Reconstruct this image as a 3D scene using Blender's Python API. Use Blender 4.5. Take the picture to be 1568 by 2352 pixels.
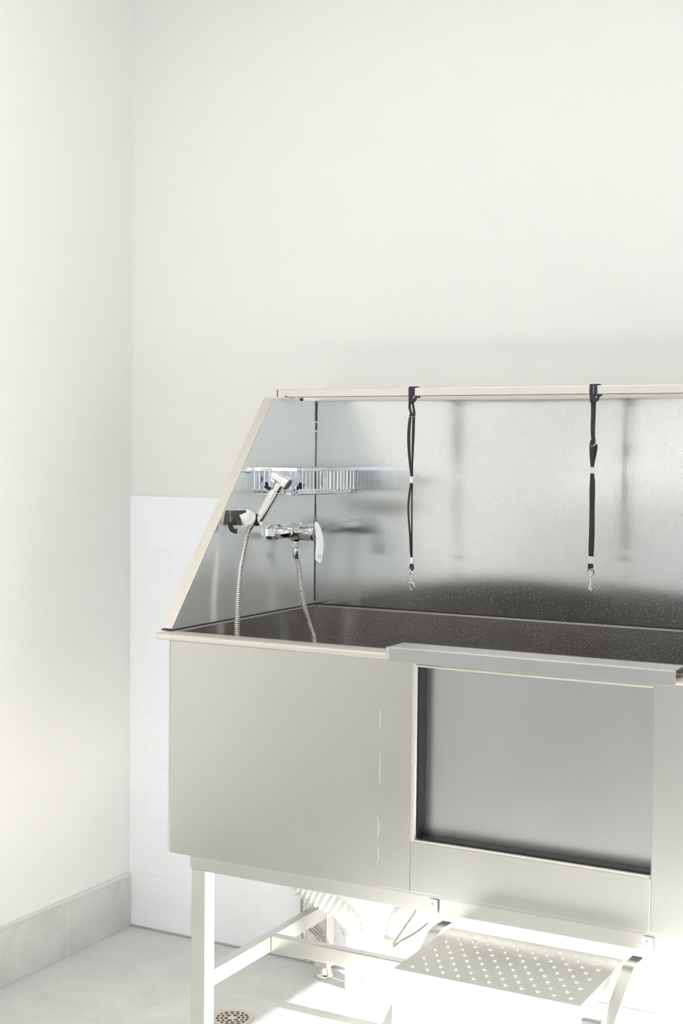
import bpy, bmesh, math, random
from mathutils import Vector, Matrix
random.seed(7)
for o in list(bpy.data.objects):
    bpy.data.objects.remove(o)
S = bpy.context.scene
COL = S.collection
V = Vector

# ---------------------------------------------------------------- camera
CAM = V((2.5540, -3.4265, 1.45))
CR = V((0.88095, 0.47310, 0.01011))
CU = V((-0.02967, 0.03391, 0.99898))
CF = V((-0.47228, 0.88036, -0.04391))
F = 3230.4
cd = bpy.data.cameras.new('camera')
co = bpy.data.objects.new('camera', cd)
COL.objects.link(co)
m = Matrix((CR, CU, -CF)).transposed().to_4x4()
m.translation = CAM
co.matrix_world = m
cd.sensor_fit = 'VERTICAL'
cd.sensor_height = 36.0
cd.lens = F / 2352 * 36.0
cd.clip_start = 0.05
cd.dof.use_dof = True
cd.dof.focus_distance = 3.55
cd.dof.aperture_fstop = 3.4
S.camera = co

# ---------------------------------------------------------------- light
w = bpy.data.worlds.new('daylight')
S.world = w
w.use_nodes = True
bg = w.node_tree.nodes['Background']
bg.inputs[0].default_value = (0.86, 0.92, 1.0, 1)
bg.inputs[1].default_value = 1.5

sd = bpy.data.lights.new('sun', 'SUN')
sd.energy = 35.0
sd.angle = math.radians(0.5)
sd.color = (1.0, 0.975, 0.93)
so = bpy.data.objects.new('sun', sd)
COL.objects.link(so)
so.rotation_euler = V((-1.0, 0.16, -0.405)).to_track_quat('-Z', 'Y').to_euler()
so.location = (6, -2, 3)

ROOM_X, ROOM_Y, ROOM_Z = 4.6, -6.4, 3.1
FW = (0.95, 4.0, 0.10, 2.80)     # shop window in the front wall (x0,x1,z0,z1)
RW = (-2.75, -0.03, 0.04, 1.62)  # low window in the right wall (y0,y1,z0,z1)

def area(name, loc, rot, sx, sy, energy, color=(1, 1, 1), portal=False):
    d = bpy.data.lights.new(name, 'AREA')
    d.shape = 'RECTANGLE'
    d.size, d.size_y = sx, sy
    d.energy = energy
    d.color = color
    o = bpy.data.objects.new(name, d)
    COL.objects.link(o)
    o.location = loc
    o.rotation_euler = rot
    if portal:
        d.cycles.is_portal = True
    return o
area('front_window_portal', ((FW[0]+FW[1])/2, ROOM_Y+0.02, (FW[2]+FW[3])/2), (math.radians(90), 0, 0), FW[1]-FW[0], FW[3]-FW[2], 1, portal=True)
area('right_window_portal', (ROOM_X-0.02, (RW[0]+RW[1])/2, (RW[2]+RW[3])/2), (0, math.radians(90), 0), RW[3]-RW[2], RW[1]-RW[0], 1, portal=True)
for i, (x, y) in enumerate(((0.85, -1.7), (0.85, -3.8))):  # unseen fill lights added under the ceiling to brighten the left side
    area('ceiling_fill_light', (x, y, ROOM_Z-0.09), (0, 0, 0), 1.1, 1.1, 15, (1.0, 1.0, 0.98))

S.view_settings.view_transform = 'Standard'
S.view_settings.look = 'None'
S.view_settings.gamma = 1.0
S.view_settings.use_curve_mapping = False
S.view_settings.exposure = -0.03
S.render.engine = 'CYCLES'
S.cycles.max_bounces = 16
S.cycles.glossy_bounces = 12
S.cycles.diffuse_bounces = 6

# ---------------------------------------------------------------- helpers
def at(px, py, Y):
    d = CF*F + CR*(px-784) + CU*(1176-py)
    return CAM + d*((Y-CAM.y)/d.y)
def atx(px, py, X):
    d = CF*F + CR*(px-784) + CU*(1176-py)
    return CAM + d*((X-CAM.x)/d.x)
def ate(px, py, P0):          # on the upright plane through P0 that faces the room
    n = V((CF.x, CF.y, 0)).normalized()
    d = CF*F + CR*(px-784) + CU*(1176-py)
    return CAM + d*(((V(P0)-CAM) @ n)/(d @ n))
EN = V((CF.x, CF.y, 0)).normalized()
ER = V((CR.x, CR.y, 0)).normalized()

def tag(o, label=None, cat=None, group=None, kind=None):
    if label: o['label'] = label
    if cat: o['category'] = cat
    if group: o['group'] = group
    if kind: o['kind'] = kind
    return o
def thing(name, loc, label, cat, group=None):
    o = bpy.data.objects.new(name, None)
    o.empty_display_size = 0.05
    COL.objects.link(o)
    o.location = loc
    tag(o, label, cat, group)
    return o
def wloc(o):
    p = V((0, 0, 0))
    while o:
        p = p + o.location
        o = o.parent
    return p
def obj(name, bm, mat, parent=None, smooth=True, bevel=0, origin=None, seg=2):
    """link the world-space bmesh as one mesh object"""
    bmesh.ops.recalc_face_normals(bm, faces=bm.faces[:])
    base = wloc(parent) if parent else V((0, 0, 0))
    if origin is None:
        origin = base
    origin = V(origin)
    bmesh.ops.translate(bm, verts=bm.verts[:], vec=-origin)
    me = bpy.data.meshes.new(name)
    bm.to_mesh(me)
    bm.free()
    me.materials.append(mat)
    o = bpy.data.objects.new(name, me)
    COL.objects.link(o)
    if parent: o.parent = parent
    o.location = origin - base
    if smooth:
        me.shade_smooth()
        try:
            me.set_sharp_from_angle(angle=math.radians(38))
        except Exception:
            pass
    if bevel:
        b = o.modifiers.new('bevel', 'BEVEL')
        b.width = bevel
        b.segments = seg
        b.limit_method = 'ANGLE'
        b.angle_limit = math.radians(40)
        b.harden_normals = True
    return o
def box(bm, x0, x1, y0, y1, z0, z1):
    v = [bm.verts.new((x, y, z)) for x in (x0, x1) for y in (y0, y1) for z in (z0, z1)]
    for f in ((0,1,3,2), (4,6,7,5), (0,4,5,1), (2,3,7,6), (0,2,6,4), (1,5,7,3)):
        bm.faces.new([v[i] for i in f])
    return bm
def B(*a):
    bm = bmesh.new()
    a = a if isinstance(a[0], (tuple, list)) else (a,)
    for q in a: box(bm, *q)
    return bm
def prism(bm, pts, ext):
    """closed polygon pts extruded by vector ext"""
    ext = V(ext)
    a = [bm.verts.new(V(p)) for p in pts]
    b = [bm.verts.new(V(p)+ext) for p in pts]
    bm.faces.new(a)
    bm.faces.new(b[::-1])
    n = len(pts)
    for i in range(n):
        bm.faces.new((a[i], a[(i+1) % n], b[(i+1) % n], b[i]))
    return bm
def smooth_pts(P, n=8, closed=False):
    P = [V(p) for p in P]
    N = len(P)
    out = []
    rng = range(N) if closed else range(N-1)
    for i in rng:
        if closed:
            p0, p1, p2, p3 = P[(i-1) % N], P[i], P[(i+1) % N], P[(i+2) % N]
        else:
            p1, p2 = P[i], P[i+1]
            p0 = P[i-1] if i > 0 else p1*2-p2
            p3 = P[i+2] if i+2 < N else p2*2-p1
        for k in range(n):
            t = k/n
            out.append(0.5*((2*p1)+(p2-p0)*t+(2*p0-5*p1+4*p2-p3)*t*t+(3*p1-p0-3*p2+p3)*t**3))
    if not closed: out.append(P[-1])
    return out
def resample(P, step):
    P = [V(p) for p in P]
    d = [0]
    for a, b in zip(P, P[1:]): d.append(d[-1]+(b-a).length)
    n = max(2, int(round(d[-1]/step)))
    out = []
    j = 0
    for i in range(n+1):
        s = d[-1]*i/n
        while j < len(P)-2 and d[j+1] < s: j += 1
        L = d[j+1]-d[j]
        out.append(P[j].lerp(P[j+1], (s-d[j])/L if L > 0 else 0))
    return out
def tube(bm, P, r, seg=12, closed=False, cap=True):
    """round tube along P; r number or list"""
    P = [V(p) for p in P]
    n = len(P)
    R = r if isinstance(r, (list, tuple)) else [r]*n
    def tan(i):
        if closed: return (P[(i+1) % n]-P[(i-1) % n]).normalized()
        return (P[min(i+1, n-1)]-P[max(i-1, 0)]).normalized()
    t = tan(0)
    up = V((0, 0, 1)) if abs(t.z) < 0.9 else V((1, 0, 0))
    nrm = (up - t*(up @ t)).normalized()
    rings = []
    for i in range(n):
        t = tan(i)
        nrm = (nrm - t*(nrm @ t)).normalized()
        bi = t.cross(nrm)
        rings.append([bm.verts.new(P[i]+(nrm*math.cos(a)+bi*math.sin(a))*R[i]) for a in [2*math.pi*k/seg for k in range(seg)]])
    for i in range(n if closed else n-1):
        a, b = rings[i], rings[(i+1) % n]
        for k in range(seg):
            bm.faces.new((a[k], a[(k+1) % seg], b[(k+1) % seg], b[k]))
    if cap and not closed:
        bm.faces.new(rings[0][::-1])
        bm.faces.new(rings[-1])
    return bm
def T(P, r, seg=12, closed=False):
    return tube(bmesh.new(), P, r, seg, closed)
def lathe(bm, c, axis, prof, seg=32, rib=0, ribn=0):
    """prof: list of (distance along axis, radius)"""
    c = V(c); ax = V(axis).normalized()
    up = V((0, 0, 1)) if abs(ax.z) < 0.9 else V((1, 0, 0))
    n = (up-ax*(up @ ax)).normalized(); b = ax.cross(n)
    rings = []
    for h, r in prof:
        if r < 1e-6:
            rings.append([bm.verts.new(c+ax*h)])
        else:
            rr = [r-(rib if ribn and k % 4 == 0 else 0) for k in range(seg)]
            rings.append([bm.verts.new(c+ax*h+(n*math.cos(2*math.pi*k/seg)+b*math.sin(2*math.pi*k/seg))*rr[k]) for k in range(seg)])
    for a, d in zip(rings, rings[1:]):
        for k in range(seg):
            k2 = (k+1) % seg
            if len(a) == 1 and len(d) == 1: continue
            if len(a) == 1: bm.faces.new((a[0], d[k], d[k2]))
            elif len(d) == 1: bm.faces.new((a[k], a[k2], d[0]))
            else: bm.faces.new((a[k], a[k2], d[k2], d[k]))
    if len(rings[0]) > 1: bm.faces.new(rings[0][::-1])
    if len(rings[-1]) > 1: bm.faces.new(rings[-1])
    return bm
def L(c, axis, prof, seg=32, **k): return lathe(bmesh.new(), c, axis, prof, seg, **k)
def cyl(p0, p1, r, seg=24):
    p0 = V(p0); p1 = V(p1)
    return L(p0, p1-p0, [(0, r), ((p1-p0).length, r)], seg)
def ribbon(bm, P, W, th, side, nrm):
    """flat band along P, widths W, thickness th; side = width direction"""
    side = V(side).normalized(); nrm = V(nrm).normalized()
    rings = []
    for p, w_ in zip(P, W):
        p = V(p)
        h = w_/2; t = th/2
        e = min(h*0.4, t)
        rings.append([bm.verts.new(p+side*a+nrm*b) for a, b in ((-h+e, -t), (h-e, -t), (h, -t*0.3), (h, t*0.3), (h-e, t), (-h+e, t), (-h, t*0.3), (-h, -t*0.3))])
    for a, b in zip(rings, rings[1:]):
        for k in range(8):
            bm.faces.new((a[k], a[(k+1) % 8], b[(k+1) % 8], b[k]))
    bm.faces.new(rings[0][::-1]); bm.faces.new(rings[-1])
    return bm

# ---------------------------------------------------------------- materials
def mat(name, color, rough=0.5, metal=0.0, **k):
    m_ = bpy.data.materials.new(name)
    m_.use_nodes = True
    p = m_.node_tree.nodes['Principled BSDF']
    p.inputs['Base Color'].default_value = (*color, 1)
    p.inputs['Roughness'].default_value = rough
    p.inputs['Metallic'].default_value = metal
    for a, b in k.items():
        p.inputs[a.replace('_', ' ')].default_value = b
    return m_
def N(m_, t, **k):
    n = m_.node_tree.nodes.new(t)
    for a, b in k.items():
        if hasattr(n, a) and not a.startswith('i_'): setattr(n, a, b)
    return n
def lk(m_, a, b): m_.node_tree.links.new(a, b)
def pos_map(m_, scale, rot=(0, 0, 0), loc=(0, 0, 0)):
    g = N(m_, 'ShaderNodeNewGeometry')
    mp = N(m_, 'ShaderNodeMapping')
    mp.inputs['Scale'].default_value = scale
    mp.inputs['Rotation'].default_value = rot
    mp.inputs['Location'].default_value = loc
    lk(m_, g.outputs['Position'], mp.inputs['Vector'])
    return mp.outputs['Vector']
def ramp(m_, src, stops):
    r = N(m_, 'ShaderNodeValToRGB')
    e = r.color_ramp.elements
    while len(e) < len(stops): e.new(0.5)
    for q, (p_, c) in zip(e, stops):
        q.position = p_
        q.color = (*c, 1) if isinstance(c, (tuple, list)) else (c, c, c, 1)
    lk(m_, src, r.inputs[0])
    return r.outputs[0]

def steel(name, color, rough, grain=(1, 1, 0.012), gscale=900, gstr=0.05, wave=0.0, wscale=1.6, spots=0.0, spot_zmax=9.0, smudge=0.06, haze=0.0, gloc=(0, 0, 0)):
    """brushed stainless sheet; optional sheet waviness and dried water spots"""
    m_ = mat(name, color, rough, 1.0)
    nt = m_.node_tree
    p = nt.nodes['Principled BSDF']
    n1 = N(m_, 'ShaderNodeTexNoise')
    n1.inputs['Scale'].default_value = gscale
    n1.inputs['Detail'].default_value = 2
    lk(m_, pos_map(m_, grain, loc=gloc), n1.inputs['Vector'])
    n2 = N(m_, 'ShaderNodeTexNoise')
    n2.inputs['Scale'].default_value = 5.0
    n2.inputs['Detail'].default_value = 4
    lk(m_, pos_map(m_, (1, 1, 0.6)), n2.inputs['Vector'])
    mr = N(m_, 'ShaderNodeMapRange')
    mr.inputs['To Min'].default_value = rough-smudge
    mr.inputs['To Max'].default_value = rough+smudge
    lk(m_, n2.outputs['Fac'], mr.inputs['Value'])
    lk(m_, mr.outputs['Result'], p.inputs['Roughness'])
    # grain tints the colour a little
    mx = N(m_, 'ShaderNodeMix'); mx.data_type = 'RGBA'
    mx.inputs['A'].default_value = (*[c*0.95 for c in color], 1)
    mx.inputs['B'].default_value = (*[min(1, c*1.05) for c in color], 1)
    lk(m_, n1.outputs['Fac'], mx.inputs['Factor'])
    lk(m_, mx.outputs['Result'], p.inputs['Base Color'])
    b1 = N(m_, 'ShaderNodeBump')
    b1.inputs['Strength'].default_value = gstr
    b1.inputs['Distance'].default_value = 0.001
    lk(m_, n1.outputs['Fac'], b1.inputs['Height'])
    last = b1
    if wave:
        n3 = N(m_, 'ShaderNodeTexNoise')
        n3.inputs['Scale'].default_value = wscale
        n3.inputs['Detail'].default_value = 0.5
        lk(m_, pos_map(m_, (1, 1, 0.8), loc=(0.3, 0, 0.2)), n3.inputs['Vector'])
        b2 = N(m_, 'ShaderNodeBump')
        b2.inputs['Strength'].default_value = 1.0
        b2.inputs['Distance'].default_value = wave
        lk(m_, n3.outputs['Fac'], b2.inputs['Height'])
        lk(m_, b1.outputs['Normal'], b2.inputs['Normal'])
        last = b2
    lk(m_, last.outputs['Normal'], p.inputs['Normal'])
    if spots:
        vo = N(m_, 'ShaderNodeTexVoronoi')
        vo.voronoi_dimensions = '2D'
        vo.inputs['Scale'].default_value = 175
        vo.inputs['Randomness'].default_value = 1.0
        g2 = N(m_, 'ShaderNodeNewGeometry'); s2 = N(m_, 'ShaderNodeSeparateXYZ'); c2_ = N(m_, 'ShaderNodeCombineXYZ')
        lk(m_, g2.outputs['Position'], s2.inputs[0])
        a2 = N(m_, 'ShaderNodeMath', operation='ADD')
        lk(m_, s2.outputs['X'], a2.inputs[0]); lk(m_, s2.outputs['Y'], a2.inputs[1])
        lk(m_, a2.outputs[0], c2_.inputs['X']); lk(m_, s2.outputs['Z'], c2_.inputs['Y'])
        lk(m_, c2_.outputs[0], vo.inputs['Vector'])
        sx = N(m_, 'ShaderNodeSeparateColor')
        lk(m_, vo.outputs['Color'], sx.inputs['Color'])
        # radius from the cell's random value, most cells empty
        thr = N(m_, 'ShaderNodeMapRange')
        thr.inputs['From Min'].default_value = 1.0-spots
        thr.inputs['From Max'].default_value = 1.0
        thr.inputs['To Min'].default_value = 0.0
        thr.inputs['To Max'].default_value = 0.17
        lk(m_, sx.outputs['Red'], thr.inputs['Value'])
        ls = N(m_, 'ShaderNodeMath', operation='LESS_THAN')
        lk(m_, vo.outputs['Distance'], ls.inputs[0])
        lk(m_, thr.outputs['Result'], ls.inputs[1])
        # patches where spots are denser
        n4 = N(m_, 'ShaderNodeTexNoise'); n4.inputs['Scale'].default_value = 9
        lk(m_, pos_map(m_, (1, 1, 1)), n4.inputs['Vector'])
        pr = ramp(m_, n4.outputs['Fac'], [(0.32, 0.35), (0.55, 1.0)])
        mu = N(m_, 'ShaderNodeMath', operation='MULTIPLY')
        lk(m_, ls.outputs[0], mu.inputs[0]); lk(m_, pr, mu.inputs[1])
        mu2 = N(m_, 'ShaderNodeMath', operation='MULTIPLY'); mu2.inputs[1].default_value = 0.62
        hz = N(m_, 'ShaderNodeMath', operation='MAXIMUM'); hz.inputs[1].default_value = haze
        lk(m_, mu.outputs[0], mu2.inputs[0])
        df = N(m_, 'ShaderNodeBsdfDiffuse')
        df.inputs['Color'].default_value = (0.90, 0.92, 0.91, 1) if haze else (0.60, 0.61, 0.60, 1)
        ms = N(m_, 'ShaderNodeMixShader')
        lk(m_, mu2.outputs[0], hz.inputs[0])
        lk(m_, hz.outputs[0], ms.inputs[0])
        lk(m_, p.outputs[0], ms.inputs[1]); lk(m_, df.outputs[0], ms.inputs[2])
        lk(m_, ms.outputs[0], nt.nodes['Material Output'].inputs['Surface'])
    return m_

M = {}
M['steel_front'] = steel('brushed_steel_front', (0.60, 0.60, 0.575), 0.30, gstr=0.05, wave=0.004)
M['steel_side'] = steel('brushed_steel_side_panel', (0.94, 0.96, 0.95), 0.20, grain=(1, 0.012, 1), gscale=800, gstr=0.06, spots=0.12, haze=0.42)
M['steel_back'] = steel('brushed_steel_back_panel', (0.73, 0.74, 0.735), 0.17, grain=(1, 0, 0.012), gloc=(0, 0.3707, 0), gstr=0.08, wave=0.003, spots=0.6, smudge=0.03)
M['steel_basin'] = steel('wet_steel_basin', (0.78, 0.76, 0.74), 0.22, gstr=0.08, spots=1.0)
M['steel_frame'] = steel('steel_tube', (0.70, 0.695, 0.665), 0.30, gstr=0.04)
M['steel_leg'] = steel('steel_leg_tube', (0.84, 0.83, 0.80), 0.30, gstr=0.04)
M['steel_tread'] = steel('steel_tread_plate', (0.93, 0.92, 0.88), 0.34, gstr=0.03)
M['steel_edge'] = steel('warm_steel_edge', (0.76, 0.725, 0.665), 0.38, grain=(1, 1, 1), gscale=60, gstr=0.0)
M['steel_door'] = steel('brushed_steel_door', (0.53, 0.535, 0.525), 0.30, gstr=0.05, spots=0.25)
M['zinc'] = mat('galvanised_bracket', (0.80, 0.84, 0.85), 0.33, 1.0)
M['chrome'] = mat('chrome', (0.90, 0.90, 0.90), 0.05, 1.0)
M['satin'] = mat('satin_chrome', (0.86, 0.86, 0.83), 0.20, 1.0)
M['pearl'] = mat('pearl_plastic_chrome', (0.84, 0.84, 0.81), 0.34, 0.85)
M['rubber'] = mat('black_rubber', (0.012, 0.012, 0.013), 0.45)
M['seal'] = mat('dark_sealant', (0.03, 0.032, 0.034), 0.5)
M['silicone'] = mat('clear_silicone_bead', (0.72, 0.76, 0.77), 0.25)
M['nickel'] = mat('nickel_fitting', (0.85, 0.80, 0.76), 0.18, 1.0)
M['pvc'] = mat('white_plastic_pipe', (0.80, 0.80, 0.78), 0.35)
M['bottle'] = mat('pale_blue_plastic', (0.60, 0.70, 0.79), 0.30)
M['label'] = mat('purple_print_and_drain_shade', (0.035, 0.012, 0.045), 0.5)  # bottle print, also the painted shade under the drain grate
M['brass'] = mat('brass_screw', (0.55, 0.33, 0.16), 0.4, 1.0)
M['white_metal'] = mat('white_painted_metal', (0.78, 0.78, 0.76), 0.4)

def webbing():
    m_ = mat('black_nylon_webbing', (0.040, 0.041, 0.045), 0.75)
    p = m_.node_tree.nodes['Principled BSDF']
    wv = N(m_, 'ShaderNodeTexWave')
    wv.inputs['Scale'].default_value = 380
    lk(m_, pos_map(m_, (1, 1, 1)), wv.inputs['Vector'])
    b = N(m_, 'ShaderNodeBump'); b.inputs['Strength'].default_value = 0.4; b.inputs['Distance'].default_value = 0.0006
    lk(m_, wv.outputs['Fac'], b.inputs['Height']); lk(m_, b.outputs['Normal'], p.inputs['Normal'])
    return m_
M['web'] = webbing()

def braid(name, color, metal=1.0):
    m_ = mat(name, color, 0.35, metal)
    p = m_.node_tree.nodes['Principled BSDF']
    vo = N(m_, 'ShaderNodeTexVoronoi'); vo.inputs['Scale'].default_value = 420
    lk(m_, pos_map(m_, (1, 1, 1)), vo.inputs['Vector'])
    lk(m_, ramp(m_, vo.outputs['Distance'], [(0.0, [c*1.1 for c in color]), (0.7, [c*0.45 for c in color])]), p.inputs['Base Color'])
    b = N(m_, 'ShaderNodeBump'); b.inputs['Strength'].default_value = 0.6; b.inputs['Distance'].default_value = 0.001
    lk(m_, vo.outputs['Distance'], b.inputs['Height']); lk(m_, b.outputs['Normal'], p.inputs['Normal'])
    return m_
M['braid'] = braid('braided_steel_hose', (0.78, 0.75, 0.66))

def paint(name, color):
    m_ = mat(name, color, 0.6)
    p = m_.node_tree.nodes['Principled BSDF']
    n = N(m_, 'ShaderNodeTexNoise'); n.inputs['Scale'].default_value = 160; n.inputs['Detail'].default_value = 3
    lk(m_, pos_map(m_, (1, 1, 1)), n.inputs['Vector'])
    b = N(m_, 'ShaderNodeBump'); b.inputs['Strength'].default_value = 0.12; b.inputs['Distance'].default_value = 0.001
    lk(m_, n.outputs['Fac'], b.inputs['Height']); lk(m_, b.outputs['Normal'], p.inputs['Normal'])
    return m_
M['wall'] = paint('cream_wall_paint', (0.83, 0.824, 0.804))
M['ceiling'] = paint('ceiling_paint', (0.62, 0.62, 0.61))

def wall_tile():
    m_ = mat('white_glazed_tile', (0.95, 0.955, 0.96), 0.22)
    p = m_.node_tree.nodes['Principled BSDF']
    g = N(m_, 'ShaderNodeNewGeometry'); sp = N(m_, 'ShaderNodeSeparateXYZ'); cb = N(m_, 'ShaderNodeCombineXYZ')
    lk(m_, g.outputs['Position'], sp.inputs[0])
    ax = N(m_, 'ShaderNodeMath', operation='ADD'); ax.inputs[1].default_value = 0.257+0.318*4
    az = N(m_, 'ShaderNodeMath', operation='ADD'); az.inputs[1].default_value = -0.0045+0.0815*3
    lk(m_, sp.outputs['X'], ax.inputs[0]); lk(m_, sp.outputs['Z'], az.inputs[0])
    lk(m_, ax.outputs[0], cb.inputs['X']); lk(m_, az.outputs[0], cb.inputs['Y'])
    br = N(m_, 'ShaderNodeTexBrick')
    br.offset = 0.743; br.offset_frequency = 2
    br.inputs['Scale'].default_value = 1.0
    br.inputs['Color1'].default_value = (0.945, 0.96, 0.985, 1)
    br.inputs['Color2'].default_value = (0.935, 0.95, 0.975, 1)
    br.inputs['Mortar'].default_value = (0.91, 0.92, 0.92, 1)
    br.inputs['Mortar Size'].default_value = 0.0013
    br.inputs['Mortar Smooth'].default_value = 0.4
    br.inputs['Brick Width'].default_value = 0.318
    br.inputs['Row Height'].default_value = 0.0815
    lk(m_, cb.outputs[0], br.inputs['Vector'])
    lk(m_, br.outputs['Color'], p.inputs['Base Color'])
    b = N(m_, 'ShaderNodeBump'); b.invert = True
    b.inputs['Strength'].default_value = 0.5; b.inputs['Distance'].default_value = 0.001
    lk(m_, br.outputs['Fac'], b.inputs['Height']); lk(m_, b.outputs['Normal'], p.inputs['Normal'])
    return m_
M['tile'] = wall_tile()

def stone(name, uaxis, vaxis, u0, v0, bw, rh, offset, c1=(0.60, 0.60, 0.585), c2=(0.74, 0.74, 0.72)):
    m_ = mat(name, c1, 0.42)
    p = m_.node_tree.nodes['Principled BSDF']
    g = N(m_, 'ShaderNodeNewGeometry'); sp = N(m_, 'ShaderNodeSeparateXYZ'); cb = N(m_, 'ShaderNodeCombineXYZ')
    lk(m_, g.outputs['Position'], sp.inputs[0])
    au = N(m_, 'ShaderNodeMath', operation='ADD'); au.inputs[1].default_value = u0
    av = N(m_, 'ShaderNodeMath', operation='ADD'); av.inputs[1].default_value = v0
    lk(m_, sp.outputs[uaxis], au.inputs[0]); lk(m_, sp.outputs[vaxis], av.inputs[0])
    lk(m_, au.outputs[0], cb.inputs['X']); lk(m_, av.outputs[0], cb.inputs['Y'])
    br = N(m_, 'ShaderNodeTexBrick')
    br.offset = offset; br.offset_frequency = 2
    br.inputs['Scale'].default_value = 1.0
    br.inputs['Color1'].default_value = (0.93, 0.93, 0.93, 1)
    br.inputs['Color2'].default_value = (1, 1, 1, 1)
    br.inputs['Mortar'].default_value = (1.10, 1.09, 1.05, 1)
    br.inputs['Mortar Size'].default_value = 0.0022
    br.inputs['Mortar Smooth'].default_value = 0.3
    br.inputs['Brick Width'].default_value = bw
    br.inputs['Row Height'].default_value = rh
    lk(m_, cb.outputs[0], br.inputs['Vector'])
    n = N(m_, 'ShaderNodeTexNoise'); n.inputs['Scale'].default_value = 5; n.inputs['Detail'].default_value = 8; n.inputs['Roughness'].default_value = 0.65
    n.inputs['Distortion'].default_value = 0.6
    lk(m_, pos_map(m_, (1, 1, 1)), n.inputs['Vector'])
    f = N(m_, 'ShaderNodeTexNoise'); f.inputs['Scale'].default_value = 300; f.inputs['Detail'].default_value = 3
    lk(m_, pos_map(m_, (1, 1, 1)), f.inputs['Vector'])
    base = ramp(m_, n.outputs['Fac'], [(0.30, c1), (0.70, c2)])
    fine = ramp(m_, f.outputs['Fac'], [(0.25, 0.82), (0.5, 1.0)])
    mu = N(m_, 'ShaderNodeMix'); mu.data_type = 'RGBA'; mu.blend_type = 'MULTIPLY'; mu.inputs['Factor'].default_value = 1
    lk(m_, base, mu.inputs['A']); lk(m_, br.outputs['Color'], mu.inputs['B'])
    mu2 = N(m_, 'ShaderNodeMix'); mu2.data_type = 'RGBA'; mu2.blend_type = 'MULTIPLY'; mu2.inputs['Factor'].default_value = 1
    lk(m_, mu.outputs['Result'], mu2.inputs['A']); lk(m_, fine, mu2.inputs['B'])
    lk(m_, mu2.outputs['Result'], p.inputs['Base Color'])
    b = N(m_, 'ShaderNodeBump'); b.invert = True
    b.inputs['Strength'].default_value = 0.3; b.inputs['Distance'].default_value = 0.001
    lk(m_, br.outputs['Fac'], b.inputs['Height']); lk(m_, b.outputs['Normal'], p.inputs['Normal'])
    return m_
# floor rows run along the back wall, 0.305 deep, 0.61 long, joints shifted row by row
M['floor'] = stone('grey_floor_tile', 'X', 'Y', -0.12+0.61*4, 0.0015+0.305*30, 0.61, 0.305, 0.67)
M['base'] = stone('grey_baseboard_tile', 'Y', 'Z', 0.306+0.61*20, 0.4, 0.61, 0.9, 0.0, (0.58, 0.58, 0.56), (0.74, 0.74, 0.72))

for k_, r_ in (('steel_back', 0.22), ('steel_basin', 0.24)):
    p_ = M[k_].node_tree.nodes['Principled BSDF']
    p_.inputs['Anisotropic'].default_value = 0.8
    gn_ = N(M[k_], 'ShaderNodeNewGeometry')
    tn_ = N(M[k_], 'ShaderNodeVectorMath', operation='CROSS_PRODUCT')
    tn_.inputs[1].default_value = (0, 0, 1)
    lk(M[k_], gn_.outputs['True Normal'], tn_.inputs[0])
    lk(M[k_], tn_.outputs[0], p_.inputs['Tangent'])
# ---------------------------------------------------------------- room shell
def struct(name, bm, mt, parent=None, **k):
    o = obj(name, bm, mt, parent, smooth=False, **k)
    o['kind'] = 'structure'
    return o
struct('floor', B(-0.15, ROOM_X+0.15, ROOM_Y-0.15, 0.15, -0.10, 0.0), M['floor'])
struct('ceiling', B(-0.15, ROOM_X+0.15, ROOM_Y-0.15, 0.15, ROOM_Z, ROOM_Z+0.1), M['ceiling'])
struct('wall_left', B(-0.12, 0.0, ROOM_Y, 0.0, 0.0, ROOM_Z), M['wall'])
wb = struct('wall_back', B(-0.12, ROOM_X+0.12, 0.0, 0.12, 0.0, ROOM_Z), M['wall'])
tb = struct('wall_back_tile', B(0.0005, ROOM_X, -0.008, -0.0002, 0.0, 1.3085), M['tile'], wb)
struct('trim_1', B(0.0005, ROOM_X, -0.0092, -0.0002, 1.3086, 1.3115), mat('tile_top_caulk', (0.80, 0.83, 0.81), 0.5))
# right wall with its low window, front wall with the shop window
y0, y1, z0, z1 = RW
struct('wall_right', B((ROOM_X, ROOM_X+0.12, ROOM_Y-1.1, y0, 0, ROOM_Z), (ROOM_X, ROOM_X+0.12, y1, 0, 0, ROOM_Z),  # unseen stretch beyond the front wall is added to keep sun off the front window
                       (ROOM_X, ROOM_X+0.12, y0, y1, 0, z0), (ROOM_X, ROOM_X+0.12, y0, y1, z1, ROOM_Z)), M['wall'])
x0, x1, a0, a1 = FW
struct('wall_front', B((-0.12, x0, ROOM_Y-0.12, ROOM_Y, 0, ROOM_Z), (x1, ROOM_X-0.0005, ROOM_Y-0.12, ROOM_Y, 0, ROOM_Z),
                       (x0, x1, ROOM_Y-0.12, ROOM_Y, 0, a0), (x0, x1, ROOM_Y-0.12, ROOM_Y, a1, ROOM_Z)), M['wall'])
fr = 0.05
struct('window_1', B((x0, x0+fr, ROOM_Y-0.08, ROOM_Y-0.03, a0, a1), (x1-fr, x1, ROOM_Y-0.08, ROOM_Y-0.03, a0, a1),
                     (x0+fr, x1-fr, ROOM_Y-0.08, ROOM_Y-0.03, a0, a0+fr), (x0+fr, x1-fr, ROOM_Y-0.08, ROOM_Y-0.03, a1-fr, a1),
                     ((x0+x1)/2-0.03, (x0+x1)/2+0.03, ROOM_Y-0.08, ROOM_Y-0.03, a0+fr, a1-fr)), M['white_metal'])
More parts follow.
